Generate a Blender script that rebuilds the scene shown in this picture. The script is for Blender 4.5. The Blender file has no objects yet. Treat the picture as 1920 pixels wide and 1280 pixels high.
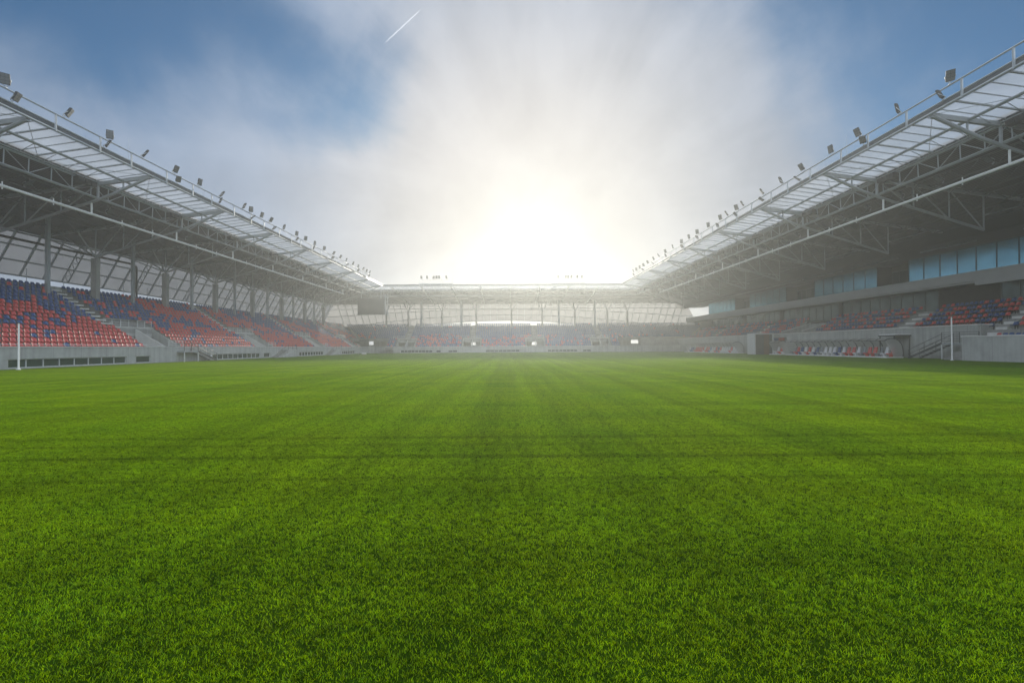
import bpy, math, random
from mathutils import Vector, Matrix
random.seed(7)
S = bpy.context.scene
COL = S.collection

# ------------------------------------------------------------------ camera
cd = bpy.data.cameras.new("camera"); cam = bpy.data.objects.new("camera", cd); COL.objects.link(cam)
cd.sensor_width = 36; cd.lens = 16.0; cd.clip_start = 0.05; cd.clip_end = 8000
F0 = 853.33
cam.matrix_world = (Matrix.Translation((0, 0, 1.6)) @ Matrix.Rotation(-3/F0, 4, 'Z')
                    @ Matrix.Rotation(math.pi/2 + 10/F0, 4, 'X') @ Matrix.Rotation(-0.0055, 4, 'Z'))
S.camera = cam

def pdir(px, py):
    return Vector(((px-957)/F0, 1.0, (650-.0055*(px-957)-py)/F0)).normalized()

# ------------------------------------------------------------------ light
SUN_EL, SUN_AZ = math.radians(15.7), math.radians(4.7)      # azimuth to the right of +Y
sund = Vector((math.sin(SUN_AZ)*math.cos(SUN_EL), math.cos(SUN_AZ)*math.cos(SUN_EL), math.sin(SUN_EL)))
sl = bpy.data.lights.new("sun", 'SUN'); sl.energy = 3.2; sl.angle = math.radians(1.0); sl.color = (1, .93, .80)
so = bpy.data.objects.new("sun", sl); COL.objects.link(so)
so.rotation_euler = sund.to_track_quat('Z', 'Y').to_euler()
so.location = (0, 0, 60)

W = bpy.data.worlds.new("World"); S.world = W; W.use_nodes = True
nt = W.node_tree; nt.nodes.clear()

def N(tree, kind, **kw):
    n = tree.nodes.new(kind)
    for k, v in kw.items():
        if k == 'ins':
            for kk, vv in v.items():
                if isinstance(vv, bpy.types.NodeSocket): tree.links.new(vv, n.inputs[kk])
                else: n.inputs[kk].default_value = vv
        else: setattr(n, k, v)
    return n

def M(tree, op, a, b=None, c=None, clamp=False):
    n = tree.nodes.new('ShaderNodeMath'); n.operation = op; n.use_clamp = clamp
    for i, v in enumerate((a, b, c)):
        if v is None: continue
        if isinstance(v, bpy.types.NodeSocket): tree.links.new(v, n.inputs[i])
        else: n.inputs[i].default_value = v
    return n.outputs[0]

def mix(tree, f, a, b, mode='MIX'):
    n = tree.nodes.new('ShaderNodeMix'); n.data_type = 'RGBA'; n.blend_type = mode
    for k, v in ((0, f), (6, a), (7, b)):
        if isinstance(v, bpy.types.NodeSocket): tree.links.new(v, n.inputs[k])
        else: n.inputs[k].default_value = v if k == 0 else (tuple(v) + (1,) if len(v) == 3 else v)
    return n.outputs[2]

tc = N(nt, 'ShaderNodeTexCoord').outputs['Generated']
nrm = N(nt, 'ShaderNodeVectorMath', operation='NORMALIZE', ins={0: tc}).outputs[0]
def lobe(px, py, w0, w1):
    """1 inside w0 degrees of the direction, 0 beyond w1 degrees"""
    d = N(nt, 'ShaderNodeVectorMath', operation='DOT_PRODUCT', ins={0: nrm, 1: tuple(pdir(px, py))}).outputs['Value']
    a = M(nt, 'MULTIPLY', M(nt, 'ARCCOSINE', M(nt, 'MINIMUM', d, .99999)), 180/math.pi)
    r = N(nt, 'ShaderNodeMapRange', interpolation_type='SMOOTHSTEP', ins={0: a, 1: w0, 2: w1, 3: 1.0, 4: 0.0})
    return r.outputs[0]
sky = N(nt, 'ShaderNodeTexSky', sky_type='NISHITA', sun_disc=False, sun_elevation=SUN_EL, sun_rotation=SUN_AZ,
        air_density=1.0, dust_density=.6, ozone_density=2.0)
mp = N(nt, 'ShaderNodeMapping', ins={0: nrm}); mp.inputs['Scale'].default_value = (1.0, 1.0, .8); mp.inputs['Rotation'].default_value = (0, math.radians(28), 0)
n1 = N(nt, 'ShaderNodeTexNoise', ins={'Vector': mp.outputs[0], 'Scale': 3.1, 'Detail': 7.0, 'Roughness': .5, 'Distortion': .35}).outputs[0]
n2 = N(nt, 'ShaderNodeTexNoise', ins={'Vector': mp.outputs[0], 'Scale': 1.6, 'Detail': 4.0, 'Roughness': .5}).outputs[0]
# fog bank: thick low and round the sun, torn open to blue high on the left and at the upper right
cov = M(nt, 'ADD', M(nt, 'MULTIPLY', lobe(1060, 430, 6, 64), 1.25), .10)
for px_, py_, w0_, w1_, k_ in ((650, 170, 0, 13, -.80), (420, 0, 4, 24, -.45), (20, 0, 2, 22, -.35), (2000, 0, 4, 38, -1.15),
                               (1180, 20, 3, 24, .15), (250, 330, 2, 18, .30), (1450, 230, 3, 16, .22)):
    cov = M(nt, 'ADD', cov, M(nt, 'MULTIPLY', lobe(px_, py_, w0_, w1_), k_))
cov = M(nt, 'ADD', cov, M(nt, 'MULTIPLY', M(nt, 'SUBTRACT', n1, .5), 2.1))
cov = M(nt, 'ADD', cov, M(nt, 'MULTIPLY', M(nt, 'SUBTRACT', n2, .5), .5))
n3 = N(nt, 'ShaderNodeTexNoise', ins={'Vector': mp.outputs[0], 'Scale': 9.0, 'Detail': 6.0, 'Roughness': .55, 'Distortion': .3}).outputs[0]
cov = M(nt, 'ADD', cov, M(nt, 'MULTIPLY', M(nt, 'SUBTRACT', n3, .5), .7))
# streaks of mist fanning out from the sun
e1 = Vector((1, 0, 0)); e1 = (e1-sund*e1.dot(sund)).normalized(); e2 = sund.cross(e1)
da = N(nt, 'ShaderNodeVectorMath', operation='DOT_PRODUCT', ins={0: nrm, 1: tuple(e1)}).outputs['Value']
db = N(nt, 'ShaderNodeVectorMath', operation='DOT_PRODUCT', ins={0: nrm, 1: tuple(e2)}).outputs['Value']
dr = M(nt, 'SQRT', M(nt, 'ADD', M(nt, 'MULTIPLY', da, da), M(nt, 'MULTIPLY', db, db)))
drs = M(nt, 'MAXIMUM', dr, .02)
fan = N(nt, 'ShaderNodeCombineXYZ', ins={0: M(nt, 'DIVIDE', da, drs), 1: M(nt, 'DIVIDE', db, drs), 2: M(nt, 'MULTIPLY', dr, .8)}).outputs[0]
fn = N(nt, 'ShaderNodeTexNoise', ins={'Vector': fan, 'Scale': 3.4, 'Detail': 5.0, 'Roughness': .55, 'Distortion': .25}).outputs[0]
fanw = N(nt, 'ShaderNodeMapRange', interpolation_type='SMOOTHSTEP', ins={0: dr, 1: .08, 2: .4}).outputs[0]
cov = M(nt, 'ADD', cov, M(nt, 'MULTIPLY', M(nt, 'MULTIPLY', M(nt, 'SUBTRACT', fn, .5), fanw), .75))
zz = N(nt, 'ShaderNodeSeparateXYZ', ins={0: nrm}).outputs[2]
cov = M(nt, 'ADD', cov, N(nt, 'ShaderNodeMapRange', interpolation_type='SMOOTHSTEP', ins={0: zz, 1: .05, 2: .55, 3: .95, 4: 0.0}).outputs[0])
# unseen bright fog added overhead and behind the camera to lift the ambient light
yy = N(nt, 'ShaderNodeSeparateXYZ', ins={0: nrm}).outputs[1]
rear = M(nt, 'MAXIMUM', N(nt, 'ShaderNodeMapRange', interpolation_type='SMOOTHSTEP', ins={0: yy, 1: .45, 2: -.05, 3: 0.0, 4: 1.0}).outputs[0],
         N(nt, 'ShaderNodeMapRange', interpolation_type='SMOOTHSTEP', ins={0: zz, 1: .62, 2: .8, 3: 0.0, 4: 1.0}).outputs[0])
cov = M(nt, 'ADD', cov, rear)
mask = N(nt, 'ShaderNodeMapRange', interpolation_type='SMOOTHSTEP', ins={0: cov, 1: -.30, 2: 1.05}).outputs[0]
g1 = lobe(1040, 430, 0, 40); g2 = lobe(960, 420, 0, 32); g3 = lobe(1020, 470, 0, 15)
cloud = mix(nt, g1, (.15, .185, .245), (.262, .262, .272))
cloud = mix(nt, g2, cloud, (.272, .258, .252))
cloud = mix(nt, g3, cloud, (.285, .278, .272))
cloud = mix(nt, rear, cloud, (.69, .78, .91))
n2 = M(nt, 'ADD', n2, M(nt, 'MULTIPLY', M(nt, 'MULTIPLY', M(nt, 'SUBTRACT', fn, .5), fanw), .5))
n2 = M(nt, 'ADD', n2, M(nt, 'MULTIPLY', M(nt, 'SUBTRACT', n3, .5), .35))
shade = N(nt, 'ShaderNodeMapRange', ins={0: n2, 1: .3, 2: .7, 3: .80, 4: 1.18}).outputs[0]
cloud = mix(nt, 1.0, cloud, N(nt, 'ShaderNodeCombineXYZ', ins={0: shade, 1: shade, 2: shade}).outputs[0], 'MULTIPLY')
SKYK = .030
skyc = mix(nt, 1.0, sky.outputs[0], (SKYK*.46, SKYK*.95, SKYK*1.30), 'MULTIPLY')
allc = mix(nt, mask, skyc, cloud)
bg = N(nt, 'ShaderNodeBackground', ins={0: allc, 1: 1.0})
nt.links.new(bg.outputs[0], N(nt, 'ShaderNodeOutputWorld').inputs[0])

S.view_settings.view_transform = 'Standard'; S.view_settings.look = 'None'
S.view_settings.exposure = 1.12; S.view_settings.gamma = 1.0
cy = S.cycles
cy.max_bounces = 7; cy.diffuse_bounces = 3; cy.glossy_bounces = 3; cy.transmission_bounces = 5
cy.transparent_max_bounces = 16; cy.volume_bounces = 1; cy.use_denoising = True
cy.sample_clamp_indirect = 6

# ------------------------------------------------------------------ materials
MATS = {}
def mat(name, col, rough=.6, metal=0.0, spec=.5, var=0.0, vscale=1.0, bump=0.0, bscale=20.0, coat=0.0):
    m = bpy.data.materials.new(name); m.use_nodes = True; t = m.node_tree; b = t.nodes['Principled BSDF']
    b.inputs['Base Color'].default_value = (*col, 1); b.inputs['Roughness'].default_value = rough
    b.inputs['Metallic'].default_value = metal; b.inputs['Specular IOR Level'].default_value = spec
    b.inputs['Coat Weight'].default_value = coat
    pos = N(t, 'ShaderNodeNewGeometry').outputs['Position']
    if var:
        n = N(t, 'ShaderNodeTexNoise', ins={'Vector': pos, 'Scale': vscale, 'Detail': 6.0, 'Roughness': .65}).outputs[0]
        r = N(t, 'ShaderNodeMapRange', ins={0: n, 1: .3, 2: .7, 3: 1-var, 4: 1+var}).outputs[0]
        c = N(t, 'ShaderNodeCombineXYZ', ins={0: r, 1: r, 2: r}).outputs[0]
        t.links.new(mix(t, 1.0, col, c, 'MULTIPLY'), b.inputs['Base Color'])
    if bump:
        n = N(t, 'ShaderNodeTexNoise', ins={'Vector': pos, 'Scale': bscale, 'Detail': 4.0}).outputs[0]
        t.links.new(N(t, 'ShaderNodeBump', ins={'Strength': bump, 'Height': n}).outputs[0], b.inputs['Normal'])
    MATS[name] = m
    return m

def concrete(name, col, joint=2.6):
    m = mat(name, col, rough=.85, spec=.3); t = m.node_tree; b = t.nodes['Principled BSDF']
    pos = N(t, 'ShaderNodeNewGeometry').outputs['Position']
    sx = N(t, 'ShaderNodeSeparateXYZ', ins={0: pos})
    n = N(t, 'ShaderNodeTexNoise', ins={'Vector': pos, 'Scale': .9, 'Detail': 8.0, 'Roughness': .7}).outputs[0]
    st = N(t, 'ShaderNodeMapping', ins={0: pos}); st.inputs['Scale'].default_value = (2.2, 2.2, .16)
    n2 = N(t, 'ShaderNodeTexNoise', ins={'Vector': st.outputs[0], 'Scale': 1.0, 'Detail': 5.0}).outputs[0]
    k = M(t, 'MULTIPLY', N(t, 'ShaderNodeMapRange', ins={0: n, 1: .3, 2: .7, 3: .84, 4: 1.12}).outputs[0],
          N(t, 'ShaderNodeMapRange', ins={0: n2, 1: .35, 2: .65, 3: .86, 4: 1.1}).outputs[0])
    # form joints every few metres, along whichever way the wall runs
    ay = M(t, 'ADD', sx.outputs[1], sx.outputs[0])
    fr = M(t, 'ABSOLUTE', M(t, 'SUBTRACT', M(t, 'FRACT', M(t, 'DIVIDE', ay, joint)), .5))
    jl = N(t, 'ShaderNodeMapRange', ins={0: fr, 1: .490, 2: .497, 3: 1.0, 4: .62}).outputs[0]
    k = M(t, 'MULTIPLY', k, jl)
    c = N(t, 'ShaderNodeCombineXYZ', ins={0: k, 1: k, 2: k}).outputs[0]
    t.links.new(mix(t, 1.0, col, c, 'MULTIPLY'), b.inputs['Base Color'])
    nb = N(t, 'ShaderNodeTexNoise', ins={'Vector': pos, 'Scale': 14.0, 'Detail': 5.0}).outputs[0]
    t.links.new(N(t, 'ShaderNodeBump', ins={'Strength': .15, 'Height': nb}).outputs[0], b.inputs['Normal'])
    return m

concrete('concrete', (.36, .37, .355)); concrete('concrete_terrace', (.27, .27, .26), 3.7)
concrete('concrete_column', (.30, .30, .29), 40)
mat('concrete_cap', (.58, .58, .56), .8, var=.1, vscale=2.0)
mat('fascia', (.50, .50, .50), .7, var=.06, vscale=.6)
mat('steel', (.29, .32, .34), .45, metal=.15, var=.10, vscale=1.5)
mat('steel_dark', (.12, .13, .14), .5, metal=.1, var=.1, vscale=1.5)
mat('steel_white', (.72, .73, .72), .4, var=.05)
mat('steel_light', (.55, .57, .57), .4, metal=.3, var=.1, vscale=3)
mat('dark_metal', (.05, .055, .06), .45, var=.15)
mat('black', (.012, .012, .014), .5)
mat('lamp_body', (.02, .022, .025), .6, metal=.0, spec=.2, var=.1)
mat('lamp_glass', (.07, .08, .085), .35, var=.25, vscale=40)
mat('seat_red', (.50, .055, .052), .33, var=.16, vscale=2.5, coat=.25)
mat('seat_blue', (.018, .062, .20), .33, var=.18, vscale=2.5, coat=.25)
mat('seat_white', (.62, .62, .64), .4, var=.1, vscale=3)
mat('seat_grey', (.22, .24, .27), .4, var=.1, vscale=3)
mat('dark_brown', (.035, .027, .024), .6, var=.25, vscale=1.4)
mat('brown_panel', (.10, .055, .035), .6, var=.25, vscale=1.4)
mat('dark_cladding', (.055, .058, .068), .55, var=.08, vscale=.5)
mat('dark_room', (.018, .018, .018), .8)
mat('red_panel', (.35, .07, .045), .5, var=.1); mat('blue_panel', (.08, .12, .24), .5, var=.1)
mat('white_paint', (.78, .78, .76), .4, var=.05, vscale=3)
mat('screen', (.025, .028, .032), .35, var=.15, vscale=3)

def glassmat(name, col, rough, metal, var):
    m = mat(name, col, rough, metal=metal, spec=.8, var=var, vscale=.35)
    t = m.node_tree; b = t.nodes['Principled BSDF']
    pos = N(t, 'ShaderNodeNewGeometry').outputs['Position']
    n = N(t, 'ShaderNodeTexNoise', ins={'Vector': pos, 'Scale': .5, 'Detail': 2.0}).outputs[0]
    t.links.new(N(t, 'ShaderNodeBump', ins={'Strength': .012, 'Distance': .4, 'Height': n}).outputs[0], b.inputs['Normal'])
glassmat('blue_glass', (.30, .72, .88), .15, .85, .16)
glassmat('dark_glass', (.04, .065, .07), .08, .3, .3)
glassmat('lounge_glass', (.15, .20, .20), .16, .6, .5)

def sheet(name, col, transp, trans, tint=(1, 1, 1)):
    """thin plastic sheet: lets part of the light straight through, scatters the rest"""
    m = bpy.data.materials.new(name); m.use_nodes = True; t = m.node_tree; t.nodes.clear()
    pos = N(t, 'ShaderNodeNewGeometry').outputs['Position']
    n = N(t, 'ShaderNodeTexNoise', ins={'Vector': pos, 'Scale': .35, 'Detail': 5.0}).outputs[0]
    r = N(t, 'ShaderNodeMapRange', ins={0: n, 1: .3, 2: .7, 3: .85, 4: 1.1}).outputs[0]
    c = mix(t, 1.0, col, N(t, 'ShaderNodeCombineXYZ', ins={0: r, 1: r, 2: r}).outputs[0], 'MULTIPLY')
    a = N(t, 'ShaderNodeBsdfTranslucent', ins={0: c}).outputs[0]
    d = N(t, 'ShaderNodeBsdfDiffuse', ins={0: c}).outputs[0]
    g = N(t, 'ShaderNodeBsdfGlossy', ins={0: (.8, .8, .8, 1), 'Roughness': .25}).outputs[0]
    m1 = N(t, 'ShaderNodeMixShader', ins={0: trans, 1: d, 2: a}).outputs[0]
    m2 = N(t, 'ShaderNodeMixShader', ins={0: .06, 1: m1, 2: g}).outputs[0]
    tr = N(t, 'ShaderNodeBsdfTransparent', ins={0: (*tint, 1)}).outputs[0]
    m3 = N(t, 'ShaderNodeMixShader', ins={0: transp, 1: m2, 2: tr}).outputs[0]
    t.links.new(m3, N(t, 'ShaderNodeOutputMaterial').inputs[0])
    MATS[name] = m
sheet('polycarbonate', (.31, .325, .345), .24, .8)
sheet('facade_sheet', (.165, .16, .155), .08, .85)
sheet('clear_canopy', (.80, .82, .80), .42, .6, (.9, .92, .9))

def deck_mat():
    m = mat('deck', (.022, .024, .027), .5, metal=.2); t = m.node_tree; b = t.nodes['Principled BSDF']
    pos = N(t, 'ShaderNodeNewGeometry').outputs['Position']
    s = N(t, 'ShaderNodeSeparateXYZ', ins={0: pos})
    w = M(t, 'SINE', M(t, 'MULTIPLY', M(t, 'ADD', s.outputs[0], 0.0), 22.0))
    t.links.new(N(t, 'ShaderNodeBump', ins={'Strength': .35, 'Distance': .05, 'Height': w}).outputs[0], b.inputs['Normal'])
deck_mat()

# ------------------------------------------------------------------ mesh helpers
class MB:
    def __init__(s): s.v = []; s.f = []; s.m = []; s.cur = 0
    def add(s, vs, fs):
        k = len(s.v); s.v += [tuple(v) for v in vs]; s.f += [tuple(i+k for i in f) for f in fs]; s.m += [s.cur]*len(fs)
    def hexa(s, c):
        s.add(c, [(0,3,2,1),(4,5,6,7),(0,1,5,4),(1,2,6,5),(2,3,7,6),(3,0,4,7)])
    def box(s, a, b):
        x0,y0,z0 = a; x1,y1,z1 = b
        s.hexa([(x0,y0,z0),(x1,y0,z0),(x1,y1,z0),(x0,y1,z0),(x0,y0,z1),(x1,y0,z1),(x1,y1,z1),(x0,y1,z1)])
    def quad(s, a, b, c, d): s.add([a,b,c,d], [(0,1,2,3)])
    def beam(s, p, q, w, h=None):
        h = h or w; p = Vector(p); q = Vector(q); d = q-p
        if d.length < 1e-6: return
        d.normalize(); up = Vector((0,0,1)) if abs(d.z) < .95 else Vector((1,0,0))
        a = d.cross(up).normalized(); b = a.cross(d).normalized(); a *= w/2; b *= h/2
        s.hexa([p-a-b,p+a-b,q+a-b,q-a-b,p-a+b,p+a+b,q+a+b,q-a+b])
    def tube(s, p, q, r, n=8, r2=None):
        r2 = r if r2 is None else r2
        p = Vector(p); q = Vector(q); d = (q-p)
        if d.length < 1e-6: return
        d.normalize(); up = Vector((0,0,1)) if abs(d.z) < .95 else Vector((1,0,0))
        a = d.cross(up).normalized(); b = a.cross(d)
        vs = []
        for c, rr in ((p, r), (q, r2)):
            for i in range(n):
                t = 2*math.pi*i/n; vs.append(c + a*math.cos(t)*rr + b*math.sin(t)*rr)
        fs = [(i, (i+1) % n, n+(i+1) % n, n+i) for i in range(n)] + [tuple(range(n))[::-1], tuple(range(n, 2*n))]
        s.add(vs, fs)
    def build(s, name, m, parent=None, bevel=0, smooth=False):
        me = bpy.data.meshes.new(name); me.from_pydata(s.v, [], s.f)
        ms = m if isinstance(m, (list, tuple)) else [m]
        for x in ms: me.materials.append(MATS[x] if isinstance(x, str) else x)
        if len(ms) > 1: me.polygons.foreach_set('material_index', s.m)
        if smooth: me.polygons.foreach_set('use_smooth', [True]*len(me.polygons))
        me.update()
        o = bpy.data.objects.new(name, me); COL.objects.link(o)
        if parent: o.parent = parent; 
        if bevel:
            b = o.modifiers.new('bevel', 'BEVEL'); b.width = bevel; b.segments = 2; b.limit_method = 'ANGLE'
        return o

def tag(o, label=None, cat=None, group=None, kind=None):
    if label: o['label'] = label
    if cat: o['category'] = cat
    if group: o['group'] = group
    if kind: o['kind'] = kind
    return o
def empty(name, label, cat, group=None, loc=(0,0,0), rz=0):
    o = bpy.data.objects.new(name, None); COL.objects.link(o); o.location = loc; o.rotation_euler.z = rz
    o.empty_display_size = .3
    return tag(o, label, cat, group)
def copy_tree(o, parent=None):
    c = o.copy(); COL.objects.link(c); c.parent = parent
    for ch in list(o.children): copy_tree(ch, c)
    return c

# ------------------------------------------------------------------ ground
mb = MB(); mb.quad((-290,-290,-.03),(290,-290,-.03),(290,290,-.03),(-290,290,-.03))
mat('asphalt_ground', (.10, .10, .10), .9, var=.2, vscale=.3)
tag(mb.build('ground', 'asphalt_ground'), kind='structure')

def grass_tint(t, base):
    """mowing bands, wear and tyre lines on the turf, in world metres"""
    pos = N(t, 'ShaderNodeNewGeometry').outputs['Position']
    s = N(t, 'ShaderNodeSeparateXYZ', ins={0: pos}); X, Y = s.outputs[0], s.outputs[1]
    nw = N(t, 'ShaderNodeTexNoise', ins={'Vector': pos, 'Scale': .08, 'Detail': 3.0}).outputs[0]
    xs = M(t, 'ADD', X, M(t, 'MULTIPLY', nw, 1.6))
    c1 = N(t, 'ShaderNodeCombineXYZ', ins={0: xs, 1: M(t, 'MULTIPLY', Y, .012), 2: 0.0}).outputs[0]
    st = N(t, 'ShaderNodeTexNoise', ins={'Vector': c1, 'Scale': 1.15, 'Detail': 3.0, 'Roughness': .65}).outputs[0]
    c2 = N(t, 'ShaderNodeCombineXYZ', ins={0: M(t, 'MULTIPLY', X, .05), 1: Y, 2: 3.0}).outputs[0]
    hs = N(t, 'ShaderNodeTexNoise', ins={'Vector': c2, 'Scale': 1.1, 'Detail': 3.0, 'Roughness': .6}).outputs[0]
    pt = N(t, 'ShaderNodeTexNoise', ins={'Vector': pos, 'Scale': .45, 'Detail': 5.0, 'Roughness': .6}).outputs[0]
    pf = N(t, 'ShaderNodeTexNoise', ins={'Vector': pos, 'Scale': 7.0, 'Detail': 4.0, 'Roughness': .65}).outputs[0]
    k = N(t, 'ShaderNodeMapRange', ins={0: st, 1: .36, 2: .64, 3: .84, 4: 1.18}).outputs[0]
    k = M(t, 'MULTIPLY', k, N(t, 'ShaderNodeMapRange', ins={0: hs, 1: .3, 2: .7, 3: .86, 4: 1.13}).outputs[0])
    k = M(t, 'MULTIPLY', k, N(t, 'ShaderNodeMapRange', ins={0: pt, 1: .3, 2: .7, 3: .92, 4: 1.08}).outputs[0])
    k = M(t, 'MULTIPLY', k, N(t, 'ShaderNodeMapRange', ins={0: pf, 1: .3, 2: .7, 3: .70, 4: 1.28}).outputs[0])
    wob = M(t, 'MULTIPLY', M(t, 'SUBTRACT', nw, .5), .5)
    for yc, wd, dk in ((8.05, .14, .68), (6.62, .10, .58), (7.45, .09, .75), (5.5, .08, .7), (12.4, .2, .8)):
        d = M(t, 'ABSOLUTE', M(t, 'SUBTRACT', M(t, 'ADD', Y, wob), yc))
        l = N(t, 'ShaderNodeMapRange', interpolation_type='SMOOTHSTEP', ins={0: d, 1: wd*.2, 2: wd*1.5, 3: dk, 4: 1.0}).outputs[0]
        k = M(t, 'MULTIPLY', k, M(t, 'ADD', M(t, 'MULTIPLY', l, .75), M(t, 'MULTIPLY', .25, 1.0)))
    kk = N(t, 'ShaderNodeCombineXYZ', ins={0: k, 1: k, 2: k}).outputs[0]
    hue = mix(t, N(t, 'ShaderNodeMapRange', ins={0: pt, 1: .35, 2: .7}).outputs[0], base, tuple(c*f for c, f in zip(base, (1.22, 1.03, .8))))
    return mix(t, 1.0, hue, kk, 'MULTIPLY')

m = bpy.data.materials.new('turf_base'); m.use_nodes = True; t = m.node_tree; b = t.nodes['Principled BSDF']
t.links.new(grass_tint(t, (.014, .034, .002)), b.inputs['Base Color']); b.inputs['Roughness'].default_value = 1.0
b.inputs['Specular IOR Level'].default_value = 0.0; MATS['turf_base'] = m
mb = MB()
mb.quad((-40.2,-6,0),(48.4,-6,0),(48.4,129,0),(-40.2,129,0))
tag(mb.build('pitch', 'turf_base'), kind='structure')

m = bpy.data.materials.new('grass_blade'); m.use_nodes = True; t = m.node_tree; t.nodes.clear()
gc = grass_tint(t, (.091, .228, .002))
rnd = N(t, 'ShaderNodeAttribute', attribute_name='tone').outputs['Fac']
rv = N(t, 'ShaderNodeMapRange', ins={0: rnd, 1: 0, 2: 1, 3: .45, 4: 1.5}).outputs[0]
gc = mix(t, 1.0, gc, N(t, 'ShaderNodeCombineXYZ', ins={0: M(t, 'MULTIPLY', rv, 1.02), 1: rv, 2: rv}).outputs[0], 'MULTIPLY')
gd = N(t, 'ShaderNodeBsdfDiffuse', ins={0: gc}).outputs[0]
gt = N(t, 'ShaderNodeBsdfTranslucent', ins={0: mix(t, 1.0, gc, (1.55, 1.02, .22), 'MULTIPLY')}).outputs[0]
gg = N(t, 'ShaderNodeBsdfGlossy', ins={0: (.8, .85, .6, 1), 'Roughness': .45}).outputs[0]
s1 = N(t, 'ShaderNodeMixShader', ins={0: .5, 1: gd, 2: gt}).outputs[0]
s2 = N(t, 'ShaderNodeMixShader', ins={0: .008, 1: s1, 2: gg}).outputs[0]
t.links.new(s2, N(t, 'ShaderNodeOutputMaterial').inputs[0]); MATS['grass_blade'] = m

def make_grass():
    rr = random.Random(3)
    vs, fs, tone = [], [], []
    NB = 12500
    CL = [(rr.uniform(-.5,.5), rr.uniform(-.5,.5), rr.uniform(0, 2*math.pi)) for _ in range(620)]
    for i in range(NB):
        c = CL[rr.randrange(len(CL))]           # blades grow in small tufts
        x = c[0]+rr.gauss(0, .013); y = c[1]+rr.gauss(0, .013)
        if i % 5 < 2: x = rr.uniform(-.5, .5); y = rr.uniform(-.5, .5)
        h = rr.uniform(.008, .025); w = rr.uniform(.0022, .0042)/2
        a = rr.uniform(0, 2*math.pi); lean = rr.uniform(.2, 1.3)*h; la = c[2]+rr.gauss(0, .9)
        dx, dy = math.cos(a)*w, math.sin(a)*w; lx, ly = math.cos(la)*lean, math.sin(la)*lean
        k = len(vs)
        vs += [(x-dx, y-dy, 0), (x+dx, y+dy, 0), (x+dx*.9+lx*.35, y+dy*.9+ly*.35, h*.6), (x-dx*.9+lx*.35, y-dy*.9+ly*.35, h*.6), (x+lx, y+ly, h)]
        fs += [(k, k+1, k+2, k+3), (k+3, k+2, k+4)]
        tone += [rr.random()]*5
    me = bpy.data.meshes.new('grass'); me.from_pydata(vs, [], fs)
    at = me.attributes.new('tone', 'FLOAT', 'POINT'); at.data.foreach_set('value', tone)
    me.materials.append(MATS['grass_blade']); me.update()
    o = bpy.data.objects.new('grass', me); COL.objects.link(o)
    tag(o, 'short green turf covering the whole pitch', 'grass', kind='stuff')
    g = bpy.data.node_groups.new('grass_scatter', 'GeometryNodeTree')
    g.interface.new_socket('Geometry', in_out='INPUT', socket_type='NodeSocketGeometry')
    g.interface.new_socket('Geometry', in_out='OUTPUT', socket_type='NodeSocketGeometry')
    gi = g.nodes.new('NodeGroupInput'); go = g.nodes.new('NodeGroupOutput')
    nx, ny = 88, 130
    gr = N(g, 'GeometryNodeMeshGrid', ins={'Size X': nx*1.0, 'Size Y': ny*1.0, 'Vertices X': nx+1, 'Vertices Y': ny+1})
    tp = N(g, 'GeometryNodeTransform', ins={0: gr.outputs[0]}); tp.inputs['Translation'].default_value = (4.1, 63.6, 0)
    ri = N(g, 'FunctionNodeRandomValue', data_type='INT'); ri.inputs[4].default_value = 0; ri.inputs[5].default_value = 3
    ang = g.nodes.new('ShaderNodeMath'); ang.operation = 'MULTIPLY'; g.links.new(ri.outputs[2], ang.inputs[0]); ang.inputs[1].default_value = math.pi/2
    cx = N(g, 'ShaderNodeCombineXYZ', ins={2: ang.outputs[0]})
    ip = N(g, 'GeometryNodeInstanceOnPoints', ins={'Points': tp.outputs[0], 'Instance': gi.outputs[0]})
    g.links.new(cx.outputs[0], ip.inputs['Rotation'])
    g.links.new(ip.outputs[0], go.inputs[0])
    md = o.modifiers.new('scatter', 'NODES'); md.node_group = g
make_grass()

# ------------------------------------------------------------------ stands
FL = lambda o, s, z: (-o, s, z)
FR = lambda o, s, z: (o-4, s, z)
FF = lambda o, s, z: (s, 88.5+o, z)
def fbox(mb, F, o0, o1, s0, s1, z0, z1):
    mb.hexa([F(o0,s0,z0),F(o1,s0,z0),F(o1,s1,z0),F(o0,s1,z0),F(o0,s0,z1),F(o1,s0,z1),F(o1,s1,z1),F(o0,s1,z1)])
def roofz(o):
    return 18.15-.14*(o-34) if o < 39 else 17.45-.1324*(o-39)
S0 = 4.0
def rng(kind, o):
    return (-o, o-4) if kind == 'far' else (S0, 88.5+o)
GY = [10.2+11*k for k in range(11)]          # girders along each side: ... 32.2, 43.2 ... 120.2
GX = [-34+8.0*k+2.0 for k in range(9) if -34 < -34+8.0*k+2.0 < 30]

def chordz(o):
    if o < 39.1: return 17.95+(15.75-17.95)*(o-34.2)/(39.1-34.2)
    return 15.75+(12.5-15.75)*(o-39.1)/(49.2-39.1)

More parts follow.
